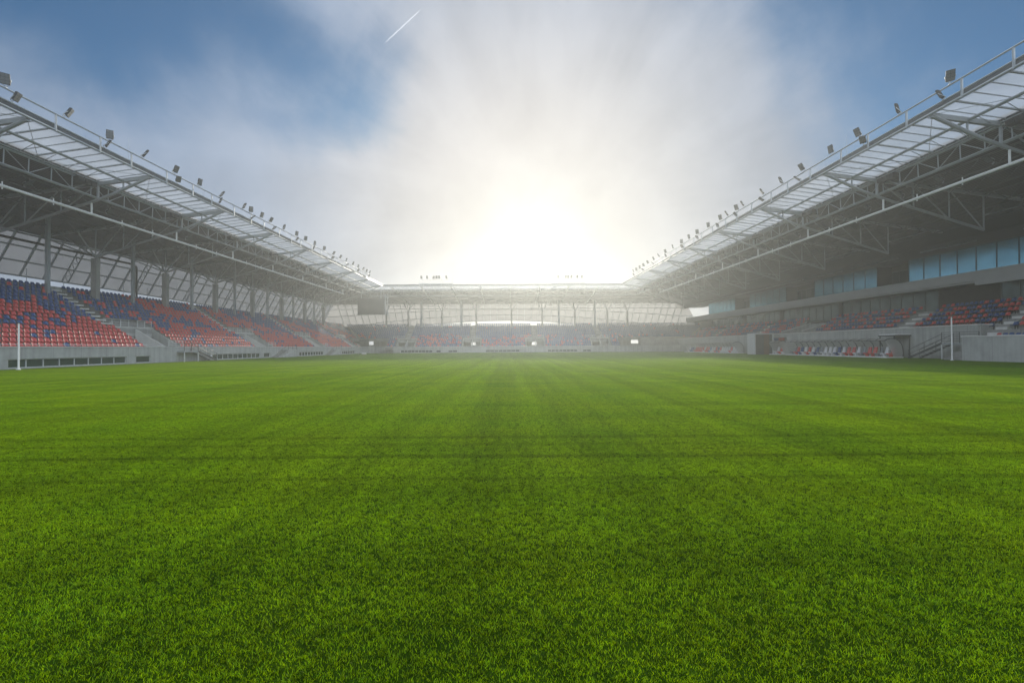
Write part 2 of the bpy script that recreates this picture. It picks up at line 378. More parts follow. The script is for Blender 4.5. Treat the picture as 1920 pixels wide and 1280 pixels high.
def make_roof(kind, F, root, back):
    """roof of one stand: every piece is a part of ROOT"""
    ends = rng(kind, 34)
    def strip(o0, o1, z0, z1, name, m, th=0):
        a0, a1 = rng(kind, o0); b0, b1 = rng(kind, o1); mb = MB()
        mb.quad(F(o0,a0,z0),F(o0,a1,z0),F(o1,b1,z1),F(o1,b0,z1))
        if th:
            mb.quad(F(o0,a0,z0+th),F(o0,a1,z0+th),F(o1,b1,z1+th),F(o1,b0,z1+th))
            mb.quad(F(o0,a0,z0),F(o0,a1,z0),F(o0,a1,z0+th),F(o0,a0,z0+th))
            mb.quad(F(o1,b0,z1),F(o1,b1,z1),F(o1,b1,z1+th),F(o1,b0,z1+th))
        mb.build(name, m, root)
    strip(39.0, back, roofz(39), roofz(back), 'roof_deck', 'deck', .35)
    strip(34.25, 39.0, roofz(34.25)+.12, roofz(39)+.12, 'skylight_strip', 'polycarbonate')
    # edge gutter, edge tube
    a0, a1 = rng(kind, 34.2); mb = MB()
    fbox(mb, F, 34.25, 34.6, a0, a1, 18.22, 18.50); mb.build('gutter', 'dark_metal', root)
    mb = MB(); mb.tube(F(34.0,a0,18.0),F(34.0,a1,18.0),.09); mb.build('edge_tube', 'steel', root)
    mb = MB(); mb.tube(F(34.25,a0,18.56),F(34.25,a1,18.56),.06); mb.build('edge_trim', 'steel', root)
    a0, a1 = rng(kind, 36.7); mb = MB(); mb.tube(F(36.7,a0,17.55),F(36.7,a1,17.55),.11); mb.build('purlin', 'steel', root)
    # glazing bars
    lo, hi = rng(kind, 34.3); mb = MB(); n = int((hi-lo)/1.1)
    for i in range(n+1):
        s = lo+i*(hi-lo)/n; w = .11 if i % 3 == 0 else .05; o1 = 39.0
        mb.beam(F(34.3,s,roofz(34.3)+.03),F(o1,s,roofz(39)+.03),w,.10 if i % 3 == 0 else .06)
    mb.build('glazing_bars', 'steel', root)
    # truss under the deck edge
    lo, hi = rng(kind, 39.1); mb = MB(); t0, b0_, b1_ = 17.2, 15.95, 16.08
    mb.tube(F(39.1,lo,t0),F(39.1,hi,t0),.10); mb.tube(F(39.0,lo,t0+.16),F(39.0,hi,t0+.16),.06)
    mb.tube(F(39.15,lo,b0_),F(39.15,hi,b0_),.075); mb.tube(F(39.75,lo,b1_),F(39.75,hi,b1_),.075)
    n = int((hi-lo)/1.833)
    for i in range(n):
        s = lo+i*1.8333
        mb.tube(F(39.1,s,t0),F(39.15,s,b0_),.045,6)
        if i % 2: mb.tube(F(39.1,s,t0),F(39.15,s+1.83,b0_),.035,6)
        else: mb.tube(F(39.1,s+1.83,t0),F(39.15,s,b0_),.035,6)
        mb.tube(F(36.7,s,17.55),F(39.1,s+.9,t0),.025,5)
        mb.tube(F(39.15,s,b0_),F(39.75,s,b1_),.03,5)
    mb.build('edge_truss', 'steel', root)
    # thin rods bracing the skylight
    mb = MB(); G = GX if kind == 'far' else GY
    for a, b in zip(G[:-1], G[1:]):
        mb.tube(F(34.2,a,17.98),F(39.0,(a+b)/2,17.2),.02,5); mb.tube(F(34.2,b,17.98),F(39.0,(a+b)/2,17.2),.02,5)
    mb.build('bracing_rods', 'steel', root)
    # purlin trusses under the dark deck
    for o in (42.6, 46.0, 49.4, 52.8):
        if o > back-1: continue
        lo, hi = rng(kind, o); mb = MB(); zt = roofz(o)-.12; zb = max(zt-1.0, chordz(o)+.15) if o < 49 else zt-1.1
        mb.tube(F(o,lo,zt),F(o,hi,zt),.07,6); mb.tube(F(o,lo,zb),F(o,hi,zb),.06,6)
        n = int((hi-lo)/2.75)
        for i in range(n):
            s = lo+i*2.75
            mb.tube(F(o,s,zt),F(o,s+1.37,zb),.04,5); mb.tube(F(o,s+1.37,zb),F(o,s+2.75,zt),.04,5)
        mb.build('purlin_truss', 'steel_dark', root)
    # girders
    for g in G:
        mb = MB(); Z = lambda o: roofz(o)-.12
        mb.beam(F(34.1,g,17.92),F(39.1,g,Z(39.1)-.05),.22,.34)
        mb.beam(F(39.1,g,Z(39.1)-.05),F(min(back,55.8),g,Z(min(back,55.8))-.05),.2,.3)
        if kind == 'far': mb.build('girder', 'steel', root); continue
        mb.tube(F(34.2,g,17.9),F(37.6,g,16.32),.14,8); mb.tube(F(37.6,g,16.32),F(39.5,g,15.62),.14,8)
        mb.tube(F(39.5,g,15.62),F(49.3,g,12.5),.13,8)
        prev = None
        for o in (36.7, 39.1, 42.6, 46.0, 49.3):
            r = .11 if o == 39.1 else .07
            mb.tube(F(o,g,Z(o)),F(o,g,chordz(o)+.02),r,6)
            if prev and o > 39.2: mb.tube(F(prev,g,Z(prev)),F(o,g,chordz(o)),.06,6)
            prev = o
        if kind != 'right':
            mb.tube(F(49.3,g,12.5),F(53.6,g,Z(53.6)),.10,6); mb.tube(F(49.3,g,12.5),F(55.6,g,Z(55.6)-.2),.08,6)
            for ds in (-2.2, 2.2): mb.tube(F(49.3,g,12.5),F(49.4,g+ds,Z(49.4)-.9),.08,6)
        mb.build('girder', 'steel', root)
    # edge railing
    if kind != 'far':
        mb = MB(); e1 = 110.2
        mb.tube(F(33.95,S0,19.2),F(33.95,e1,19.2),.065,8)
        s = S0+.7; k = 0
        while s < e1:
            mb.beam(F(33.95,s,17.9),F(33.95,s,19.2),.10,.10); s += (3.1, 4.2, 3.7)[k % 3]; k += 1
        mb.beam(F(33.95,e1,17.9),F(33.95,e1,19.2),.09,.09)
        mb.build('edge_railing', 'steel', root)
        # pale cable pipe under the truss
        mb = MB(); mb.tube(F(39.7,S0,14.4),F(39.7,108.5,14.4),.13,8)
        for g in GY[:9]+[108]:
            mb.tube(F(39.7,g,14.4),F(39.7,g,15.5),.08,6)
            for ds in (3.4, 7.4): mb.tube(F(39.7,g+ds,14.15),F(39.7,g+ds,14.75),.045,6) if g+ds < 108 else None
        mb.build('cable_pipe', 'steel_white', root)
    # slim lightning rods
    if kind != 'far':
        for s in (43.5, 54.2, 65.0, 86.0):
            mb = MB(); mb.tube(F(36.5,s,17.9),F(36.5,s,21.8),.022,5,.008); mb.build('lightning_rod', 'steel', root)

# rows of the bowl
NR, TR, RI, O0, Z0 = 17, .62, .41, 40.25, 1.45
rowo = lambda i: O0+TR*i
rowz = lambda i: Z0+RI*i
SEATS = []          # (pos, facing angle about z, colour, stand, row, s)

def terrace(F, spans, root, r0, r1, of=rowo, zf=rowz):
    for (sa, sb) in spans:
        mb = MB()
        for i in range(r0, r1):
            ea, eb = (sa, sb) if not callable(sa) else (sa(of(i)), sb(of(i)))
            fa, fb = (sa, sb) if not callable(sa) else (sa(of(i+1)), sb(of(i+1)))
            mb.quad(F(of(i),ea,zf(i)),F(of(i),eb,zf(i)),F(of(i+1),fb,zf(i)),F(of(i+1),fa,zf(i)))
            if i > r0 or True:
                mb.quad(F(of(i),ea,zf(i)-RI if i > r0 else zf(i)-.5),F(of(i),eb,zf(i)-RI if i > r0 else zf(i)-.5),F(of(i),eb,zf(i)),F(of(i),ea,zf(i)))
        mb.build('terrace', 'concrete_terrace', root)

def pitch_wall(F, root, s0, s1, wins, top=1.85):
    """front wall with low recessed window openings"""
    mb = MB(); z0, z1 = .10, .82
    fbox(mb, F, 40.0, 40.25, s0, s1, z1, top-.06)
    fbox(mb, F, 40.0, 40.25, s0, s1, -.02, z0)
    cur = s0
    for a, b, _ in wins:
        if a > cur: fbox(mb, F, 40.0, 40.25, cur, a, z0, z1)
        cur = b
    fbox(mb, F, 40.0, 40.25, cur, s1, z0, z1)
    mb.build('front_wall', 'concrete', root)
    mb = MB(); fbox(mb, F, 39.95, 40.3, s0, s1, top-.06, top); mb.build('wall_coping', 'concrete_cap', root)
    for a, b, n in wins:
        mf = MB()
        for k in range(n+1):
            s = a+.03+(b-a-.06)*k/n; fbox(mf, F, 40.08, 40.14, s-.035, s+.035, z0, z1)
        fbox(mf, F, 40.085, 40.135, a, b, z1-.06, z1-.003); fbox(mf, F, 40.085, 40.135, a, b, z0+.003, z0+.06)
        fr = mf.build('window', 'steel_light', root)
        mp = MB(); fbox(mp, F, 40.15, 40.16, a+.01, b-.01, z0, z1); mp.build('pane', 'dark_glass', fr)

def rail(mb, pts, posts, h, n, r=.025):
    """pts: polyline of base points; horizontals n; posts every 'posts'"""
    for a, b in zip(pts[:-1], pts[1:]):
        a = Vector(a); b = Vector(b); up = Vector((0,0,h))
        for k in range(n):
            f = (k+1)/n
            mb.tube(a+up*f, b+up*f, r if k < n-1 else r*1.2, 6)
        m_ = max(1, round((b-a).length/posts))
        for j in range(m_+1):
            p = a.lerp(b, j/m_); mb.tube(p, p+up, r*1.15, 6)

def vomitory(F, root, s0, s1, open_back=False):
    """entrance channel cut into the lower rows: floor, raked side walls, centre parapet, head and railings"""
    oe = rowo(6)
    mb = MB()
    fbox(mb, F, 40.25, oe+2.5, s0, s1, 1.05, 1.15)
    def raked(s, th, z_add=.12):
        mb.hexa([F(40.3,s,1.15),F(oe,s,1.15),F(oe,s+th,1.15),F(40.3,s+th,1.15),
                 F(40.3,s,rowz(0)+.1+z_add),F(oe,s,rowz(6)+z_add),F(oe,s+th,rowz(6)+z_add),F(40.3,s+th,rowz(0)+.1+z_add)])
    raked(s0-.16, .16); raked(s1, .16)
    fbox(mb, F, oe+.01, oe+.25, s0-.16, s1+.16, rowz(6)-.9, rowz(6)+.15)
    if not open_back:
        fbox(mb, F, oe+.01, oe+.2, s0, (s0+s1)/2-.4, 1.15, rowz(6)-.9)
        fbox(mb, F, oe+2.4, oe+2.5, s0-.5, s1+.5, 1.15, 4.5)
    mb.build('entrance_channel', 'concrete', root)
    mb = MB(); s = (s0+s1)/2
    mb.hexa([F(40.6,s,1.15),F(oe,s,1.15),F(oe,s+.12,1.15),F(40.6,s+.12,1.15),F(40.6,s,1.75),F(oe,s,rowz(6)-.1),F(oe,s+.12,rowz(6)-.1),F(40.6,s+.12,1.75)])
    mb.beam(F(40.5,s+.06,1.82),F(oe,s+.06,rowz(6)-.05),.14,.08)
    mb.build('parapet', 'concrete_cap', root)
    mb = MB(); z = rowz(6)+.15
    fbox(mb, F, oe-.01, oe+.28, s0-.2, s1+.2, z+.003, z+.08)
    mb.build('lintel_cap', 'concrete_cap', root)
    mb = MB()
    rail(mb, [F(oe+.1,s0-1.6,z), F(oe+.1,s0+1.7,z)], 1.1, .85, 3); mb.build('handrail', 'steel_light', root)
    mb = MB(); rail(mb, [F(oe+.1,s1-2.1,z), F(oe+.1,s1,z)], 1.0, .85, 4); mb.build('handrail', 'steel_light', root)
    mb = MB(); rail(mb, [F(40.12,s1-2.4,1.85), F(40.12,s1-.1,1.85)], 1.1, .7, 3); mb.build('handrail', 'steel_light', root)

def seat_colour(stand, row, s):
    r = random.random(); n1 = math.sin(s*.9+row*.7)*math.cos(s*.37-row*.5)
    if stand == 'left':
        if s < 45.2:
            b = row > 12.2 + .6*math.sin(s) - .25*(s-36)
            if 5 <= row <= 6: b = r < .5
            elif row < 5: b = r < .07
            else: b = (r < .93) if b else (r < .05)
        elif s < 51.5:
            base = 6.5 - .15*(s-45)
            b = r < (.86 if row > base+2 else .55 if row > base else .10)
        elif s < 60.5:
            b = r < (.88 if row > 12 else .72 if row > 5.5 else .12)
        elif s < 74:
            d = (s-60.5)*.55
            if row > 15: b = r < .9
            elif row > 14.6-d*1.05 and row > 15.2-d*.25: b = r < .55
            elif row > 11.5-d*.75: b = r < .10
            elif row > 7.0-d*.25: b = r < (.62 if d < 5 else .35)
            elif s > 71 and row > 2: b = r < .7
            else: b = r < .16
            if row > 12.5 and d > 3: b = r < .85
        else:
            ph = (s-74) % 22
            edge = 14-ph*.55
            b = r < (.9 if row > edge+1.5 else .15 if row > edge-2.2 else .6 if row > edge-4.5 and row > 5 else .12)
        return 'blue' if b else 'red'
    if stand == 'far':
        return 'blue' if r < (.985 if row > 7+2*math.sin(s*.23) else .62 if s < 8 else .82) else 'red'
    return 'blue' if r < .56+.1*n1 else 'red'

def seats_row(stand, F, row, sa, sb, ang, of=rowo, zf=rowz, tr=TR, pitch=.565):
    n = int((sb-sa)/pitch)
    if n < 1: return
    for k in range(n):
        s = sa+(sb-sa-n*pitch)/2+(k+.5)*pitch
        SEATS.append((F(of(row)+tr-.08, s, zf(row)), ang, seat_colour(stand, row, s), stand, row, s, k, n))

def make_columns(kind, F, root, G):
    for g in G:
        mb = MB(); fbox(mb, F, 49.0, 49.6, g-.3, g+.3, 0, 12.35)
        mb.build('column', 'concrete_column', root)
    for a, b in zip(G[:-1], G[1:]):
        g = (a+b)/2; mb = MB(); fbox(mb, F, 49.25, 49.55, g-.17, g+.17, 0, roofz(49.4)-.3)
        mb.build('steel_post', 'steel', root)

def make_facade(kind, F, root, kf):
    lo, hi = (-55.9, 55.9) if kind == 'far' else (S0, 144.4)
    def P(s, q):      # q: distance down the leaning facade in units of its mid height
        o = 56+4.3*q; z = 15.2-4.55*q
        a, b = rng(kind, o)
        if kind == 'far': b += 4
        # mitre the corners
        if kind == 'far': s2 = min(max(s, a), b) if lo < s < hi else (a if s <= lo else b)
        else: s2 = S0+(s-S0)/(hi-S0)*(b-S0)
        return F(o, s2, z)
    n = 40; mb = MB()
    for i in range(n):
        s, s_ = lo+(hi-lo)*i/n, lo+(hi-lo)*(i+1)/n
        mb.quad(P(s,0),P(s_,0),P(s_,kf(s_)),P(s,kf(s)))
    mb.build('facade_sheet', 'facade_sheet', root)
    for q in (.0, .33, .66, 1.0):
        mb = MB()
        for i in range(n):
            s, s_ = lo+(hi-lo)*i/n, lo+(hi-lo)*(i+1)/n
            if q == 0: p0, p1 = P(s,.3 if kind == 'far' else .05), P(s_,.3 if kind == 'far' else .05)
            else: p0, p1 = P(s,kf(s)*q), P(s_,kf(s_)*q)
            p0 = Vector(p0)-Vector(F(.12,0,0))+Vector(F(0,0,0)); p1 = Vector(p1)-Vector(F(.12,0,0))+Vector(F(0,0,0))
            mb.tube(p0, p1, .11, 6)
        mb.build('facade_rail', 'steel', root)
    s = GY[0] if kind != 'far' else lo+1.1; k = 0
    step = 2.75 if kind != 'far' else 2.2
    while s < hi:
        mb = MB(); p = Vector(P(s,-.02)); q = Vector(P(s,kf(s))); off = Vector(F(.3,0,0))-Vector(F(0,0,0))
        p -= off; q -= off
        if kind != 'far' and k % 4 == 2:
            d = Vector(F(0,.45,0))-Vector(F(0,0,0))
            mb.tube(p-d,q-d,.09,6); mb.tube(p+d,q+d,.09,6)
            for j in range(6): mb.tube((p-d).lerp(q-d,j/6),(p+d).lerp(q+d,(j+1)/6),.04,5); mb.tube((p-d).lerp(q-d,j/6),(p+d).lerp(q+d,j/6),.04,5)
        else: mb.beam(p,q,.18 if kind != 'far' else .15,.2 if kind != 'far' else .15)
        mb.build('facade_mullion', 'steel', root); s += step; k += 1

# ---- left stand
left = empty('grandstand', 'long left grandstand with red and blue rows under a deep cantilever roof', 'grandstand')
make_roof('left', FL, left, 56.0)
make_columns('left', FL, left, GY)
make_facade('left', FL, left, lambda s: 1+6e-5*(s-50)**2)
V = [(29.0, 34.0), (51.0, 56.0), (73.0, 78.0), (95.0, 100.0), (117.0, 121.5)]
allw = [(S0, 123.5)]
cur = S0; spans = []
for a, b in V: spans.append((cur, a-.16)); cur = b+.16
spans.append((cur, 123.5))
terrace(FL, spans, left, 0, 6)
terrace(FL, [(lambda o: S0, lambda o: 88.5+o)], left, 6, NR)
wins = [(7,18,8),(20,26,4),(36.4,47.6,8),(48.8,50.8,1),(61.2,73.0,10),(74.0,76.0,1),(84.2,85.4,1),(86.4,97.6,9),(106,117,9)]
pitch_wall(FL, left, S0, 128.5, wins)
for a, b in V: vomitory(FL, left, a, b)
mb = MB()
for a, b in V:                      # stairway strips up the rake
    for i in range(6, NR):
        for h in range(2):
            fbox(mb, FL, rowo(i)+h*TR/2, rowo(i)+TR*(h+1)/2, a-1.0, a+.35, rowz(i)-RI+.01, rowz(i)+.004 + (0 if h == 0 else RI/2))
mb.build('stairway', 'concrete_cap', left)
mb = MB(); fbox(mb, FL, 50.8, 51.0, S0, 138.5, 0, rowz(16)+.6); mb.build('rear_wall', 'concrete', left)
mb = MB(); mb.tube(FL(40.2,S0,2.02),FL(40.2,50.6,2.02),.02,5)
for s in range(6, 51, 3): mb.tube(FL(40.2,s,1.85),FL(40.2,s,2.02),.015,5)
mb.tube(FL(40.2,58.2,2.02),FL(40.2,73,2.02),.02,5)
mb.build('wall_rail', 'steel_light', left)
mb = MB(); mb.tube(FL(49.75,S0,12.74),FL(49.75,60.2,12.74),.13,8); mb.tube(FL(49.75,60.2,12.74),FL(49.1,59.9,12.3),.12,8); mb.tube(FL(49.1,59.9,12.3),FL(49.1,59.9,8.3),.11,8)
mb.build('drain_pipe', 'black', left)
mb = MB()
for s in (48.9, 49.6): pass
for s in range(8, 136, 4):
    mb.tube(FL(50.9,s,8.3),FL(50.9,s,10.1),.03,5)
mb.build('rear_posts', 'steel', left)
for i in range(NR):
    if i < 6:
        cur = S0+.3
        for a, b in V+[(123.3, 0)]:
            seats_row('left', FL, i, cur, a-.3, 0); cur = b+.3
    else:
        cur = S0+.3
        for a, b in V+[(88.5+rowo(i)-.9+1.0, 0)]:
            seats_row('left', FL, i, cur, a-1.1, 0); cur = a+.4 if i > 7 else a+5.1

mb = MB(); fbox(mb, FL, 39.9, 39.997, 60.75, 61.1, .35, .75); mb.build('wall_cabinet', 'white_paint', left)
# ---- far stand
far = empty('grandstand', 'low far grandstand behind the end of the pitch, roof joining both sides', 'grandstand')
make_roof('far', FF, far, 56.0)
FCX = [-31.8+11.3*k for k in range(6)]
for i, g in enumerate([-37.5,-30.9,-20.7,-10.3,.4,9.7,19.6,29.5,35.5]):
    mb = MB(); fbox(mb, FF, 49.1, 49.5, g-.24, g+.24, 0, 12.2)
    mb.build('column', 'concrete_column', far)
    mb = MB()
    for dx in (-1.6, 1.6): mb.tube(FF(49.3,g,12.1),FF(49.4,g+dx,15.2),.11,6)
    mb.tube(FF(49.3,g,12.1),FF(53,g,15.3),.09,6)
    mb.build('column_fork', 'steel', far)
for g in (-26.9,-14.8,14.7,25.6):
    mb = MB(); fbox(mb, FF, 49.2, 49.5, g-.3, g+.3, 0, 15.6); mb.build('steel_post', 'steel', far)
make_facade('far', FF, far, lambda s: 1.10+4.5e-4*(s+2)**2)
FV = [(-32.4,-27.4),(-13.6,-8.6),(4.6,9.6),(23.4,28.4)]
spans = []; cur = -35.5
for a, b in FV: spans.append((cur, a-.16)); cur = b+.16
spans.append((cur, 31.5)); spans.append((37.5, 49))
terrace(FF, spans, far, 0, 6)
terrace(FF, [(lambda o: -o, lambda o: o+9)], far, 6, NR)
fw = [(-31,-22,9),(-21,-19.6,1),(-17.6,-15,2),(-7,2.6,8),(10.5,19,8),(20.4,22.8,2)]
pitch_wall(FF, far, -33.2, 30, fw)
mb = MB(); fbox(mb, FF, 40.0, 40.25, -38.4, -33.2, 1.6, 1.85); fbox(mb, FF, 40.0, 40.25, -40.0, -38.4, 0, 1.85)
fbox(mb, FF, 40.0, 40.25, 30, 48.4, 0, 1.85); fbox(mb, FF, 43.0, 43.2, -40, -33, 0, 1.84); mb.build('gate_surround', 'concrete', far)
for a, b in FV: vomitory(FF, far, a, b, True)
mb = MB()
holes = [(-11.8,-10.3,2.1,3.0),(6.4,7.9,2.1,3.0),(-42.4,-41.0,2.4,4.1),(34.2,35.3,3.9,4.6),(36.2,38.4,2.4,4.6)]
cur = -50.0
for a, b, z0, z1 in sorted(holes):
    fbox(mb, FF, 48.0, 48.2, cur, a, 0, 5.6); fbox(mb, FF, 48.0, 48.2, a, b, 0, z0); fbox(mb, FF, 48.0, 48.2, a, b, z1, 5.6); cur = b
fbox(mb, FF, 48.0, 48.2, cur, 58, 0, 5.6)
mb.build('concourse_wall', 'concrete', far)
mb = MB()
for a, b in FV:
    for i in range(6, NR):
        fbox(mb, FF, rowo(i), rowo(i)+TR, a+1.9, a+3.1, rowz(i)-RI+.01, rowz(i)+.15)
mb.build('stairway', 'concrete_cap', far)
for i in range(NR):
    cur = -35.3 if i < 6 else -rowo(i)
    for a, b in FV+[(31.3 if i < 6 else rowo(i)+9, 0)]:
        if i < 6: seats_row('far', FF, i, cur, a-.3 if b else a, -math.pi/2); cur = b+.3
        else: seats_row('far', FF, i, cur, a+1.8 if b else a, -math.pi/2); cur = a+3.2

# ---- right stand
right = empty('grandstand', 'right main grandstand with glazed boxes and grey balcony band under its roof', 'grandstand')
make_roof('right', FR, right, 60.0)
RX = lambda x, s, z: (x, s, z)
ro = lambda i: 49.0+.85*i
rz = lambda i: 3.05+.55*i
def rterr(s0, s1, r0, r1):
    mb = MB()
    for i in range(r0, r1):
        mb.quad((ro(i),s0,rz(i)),(ro(i+1),s0,rz(i)),(ro(i+1),s1,rz(i)),(ro(i),s1,rz(i)))
        mb.quad((ro(i),s0,rz(i)-.55),(ro(i),s1,rz(i)-.55),(ro(i),s1,rz(i)),(ro(i),s0,rz(i)))
    mb.quad((ro(r1),s0,rz(r1-1)),(57.2,s0,rz(r1-1)),(57.2,s1,rz(r1-1)),(ro(r1),s1,rz(r1-1)))
    if r0 < 0:
        mb.quad((44.3,s0,rz(r0)-.55),(ro(r0),s0,rz(r0)-.55),(ro(r0),s1,rz(r0)-.55),(44.3,s1,rz(r0)-.55))
    else: mb.quad((48.3,s0,rz(r0)-.2),(ro(r0),s0,rz(r0)-.2),(ro(r0),s1,rz(r0)-.2),(48.3,s1,rz(r0)-.2))
    mb.build('terrace', 'concrete_terrace', right)
rterr(S0, 46.9, -5, 6); rterr(46.9, 75.5, 0, 6); rterr(81.5, 129.5, 0, 6)
def rstairs(s0, s1, r0=0):
    mb = MB()
    for i in range(r0, 6):
        for h in range(2): mb.box((ro(i)-.4+h*.42, s0, rz(i)-.54), (ro(i)+.02+h*.42, s1, rz(i)-.27+h*.277))
    mb.build('stairway', 'concrete_cap', right)
rstairs(45.1, 46.2, -3); rstairs(57.3, 58.7); rstairs(92, 93.2); rstairs(112, 113.2)
for i in range(-4, 6):
    seats_row('right', RX, i, 30, 45.0, math.pi, ro, rz, .85) if i not in (-1,) else None
for i in range(6):
    for a, b in ((46.5,56.7),(59.2,75.2),(81.8,91.7),(93.4,111.7),(113.5,128)):
        seats_row('right', RX, i, a, b, math.pi, ro, rz, .85)
mb = MB(); mb.box((48.3,46.9,-.02),(48.55,79.4,3.58)); mb.box((48.3,84.2,-.02),(48.55,134,3.58)); mb.box((48.3,79.4,3.0),(48.55,84.2,3.58))
mb.box((48.55,46.75,0),(50.6,46.9,3.58)); mb.build('front_wall', 'concrete', right)
mb = MB(); mb.box((48.2,46.7,3.58),(48.65,134,3.70)); mb.hexa([(48.66,46.7,3.58),(51.3,46.7,3.58),(51.3,46.95,3.58),(48.66,46.95,3.58),(48.66,46.7,3.7),(51.3,46.7,3.7),(51.3,46.95,3.7),(48.66,46.95,3.7)])
mb.build('wall_coping', 'concrete_cap', right)
mb = MB(); mb.box((44.2,S0,-.02),(44.45,44.4,2.32)); mb.box((44.45,44.15,-.02),(48.3,44.4,1.6)); mb.build('front_wall', 'concrete', right)
mb = MB(); mb.box((44.14,S0,2.32),(44.51,44.46,2.42)); mb.build('wall_coping', 'concrete_cap', right)
# tunnel channel parapets between the seat blocks
mb = MB()
for s in (75.6, 81.3):
    mb.hexa([(48.6,s,2.4),(53.8,s,2.4),(53.8,s+.2,2.4),(48.6,s+.2,2.4),(48.6,s,3.9),(53.8,s,5.4),(53.8,s+.2,5.4),(48.6,s+.2,3.9)])
mb.box((53.6,75.6,2.4),(53.8,81.5,5.4)); mb.build('channel_parapet', 'concrete', right)
mb = MB()
mb.beam((48.6,81.4,3.98),(53.8,81.4,5.48),.3,.12); mb.beam((48.6,75.7,3.98),(53.8,75.7,5.48),.3,.12); mb.build('parapet_coping', 'concrete_cap', right)
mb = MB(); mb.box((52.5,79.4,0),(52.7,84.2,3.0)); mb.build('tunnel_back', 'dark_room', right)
mb = MB(); mb.box((48.36,80.2,.02),(48.42,81.9,2.95)); mb.build('door', 'red_panel', right)
mb = MB(); mb.box((48.36,82.0,.02),(48.42,84.1,2.95)); mb.build('door', 'blue_panel', right)
# balcony band
mb = MB(); mb.box((55.0,S0,8.55),(55.3,53.6,10.12)); mb.box((55.0,53.6,9.1),(55.3,142,10.12)); mb.box((55.3,S0,8.9),(58,142,9.1))
mb.build('balcony_band', 'fascia', right)
mb = MB(); mb.box((54.92,S0,10.12),(55.38,142,10.25)); mb.build('band_coping', 'steel_light', right)
mb = MB(); mb.box((55.3,S0,10.0),(57.8,142,10.1)); mb.build('balcony_floor', 'concrete', right)
# upper boxes: bright glazing and dark recesses
def glazed(name, x, s0, s1, z0, z1, step, gm, fm, post=.09, lean=0):
    fr = MB(); n = max(1, round((s1-s0)/step))
    for k in range(n+1):
        s = s0+(s1-s0)*k/n; fr.box((x-.05,s-post/2,z0),(x+.08,s+post/2,z1))
    fr.box((x-.047,s0-.05,z1-.10),(x+.077,s1+.05,z1+.05)); fr.box((x-.047,s0-.05,z0-.05),(x+.077,s1+.05,z0+.10))
    f = fr.build(name, fm, right)
    for k in range(n):
        a, b = s0+(s1-s0)*k/n, s0+(s1-s0)*(k+1)/n
        tilt = random.uniform(-.004, .004); p = MB()
        p.quad((x+tilt,a+post/2,z0+.1),(x-tilt,b-post/2,z0+.1),(x-tilt+lean,b-post/2,z1-.1),(x+tilt+lean,a+post/2,z1-.1)); p.build('pane', gm, f)
mat('frame_blue', (.03, .07, .10), .4, var=.1)
for a, b in ((22,63.6),(69.1,83.4),(92,106),(113,128)): glazed('upper_window', 56.0, a, b, 10.3, 13.4, 2.3, 'blue_glass', 'frame_blue', .09, .02)
for a, b in ((63.7,69.0),(83.5,91.9),(106.1,112.9)):
    glazed('balcony_door', 58.2, a, b, 10.1, 12.6, 1.3, 'dark_glass', 'dark_metal')
    mb = MB(); mb.box((58.19,a,12.66),(58.5,b,13.5)); mb.box((56.0,a-.06,10.1),(58.2,a+.04,13.4)); mb.box((56.0,b-.04,10.1),(58.2,b+.06,13.4)); mb.build('recess_wall', 'dark_brown', right)
mb = MB(); mb.box((55.9,S0,13.46),(56.15,147,roofz(60)+.12)); mb.box((56.2,S0,13.46),(60,142,13.6)); mb.build('upper_cladding', 'dark_cladding', right)
for a, b in ((20,34),(35,52.8),(60.6,78),(79,95),(96.5,110),(112,128)):
    glazed('lounge_window', 57.3, a, b, 6.0, 8.85, 1.9, 'lounge_glass', 'dark_metal', .12)
mb = MB()
for a, b in ((34,35),(52.9,60.5),(78.1,78.9),(95.1,96.4),(110.1,111.9)): mb.box((57.2,a,5.6),(57.6,b,8.9))
mb.box((57.6,S0,5.3),(57.8,142,8.9)); mb.build('lounge_wall', 'dark_brown', right)
mb = MB(); mb.box((54.2,S0,5.79),(54.32,44,6.2)); mb.build('rear_kerb', 'concrete', right)
for g in GY[1:]:
    mb = MB(); mb.tube((49.2,g,12.6),(55.9,g,14.0),.10,6); mb.tube((45.3,g,13.9),(50.6,g,roofz(54.6)-.1),.08,6)
    mb.build('rear_strut', 'steel', right)

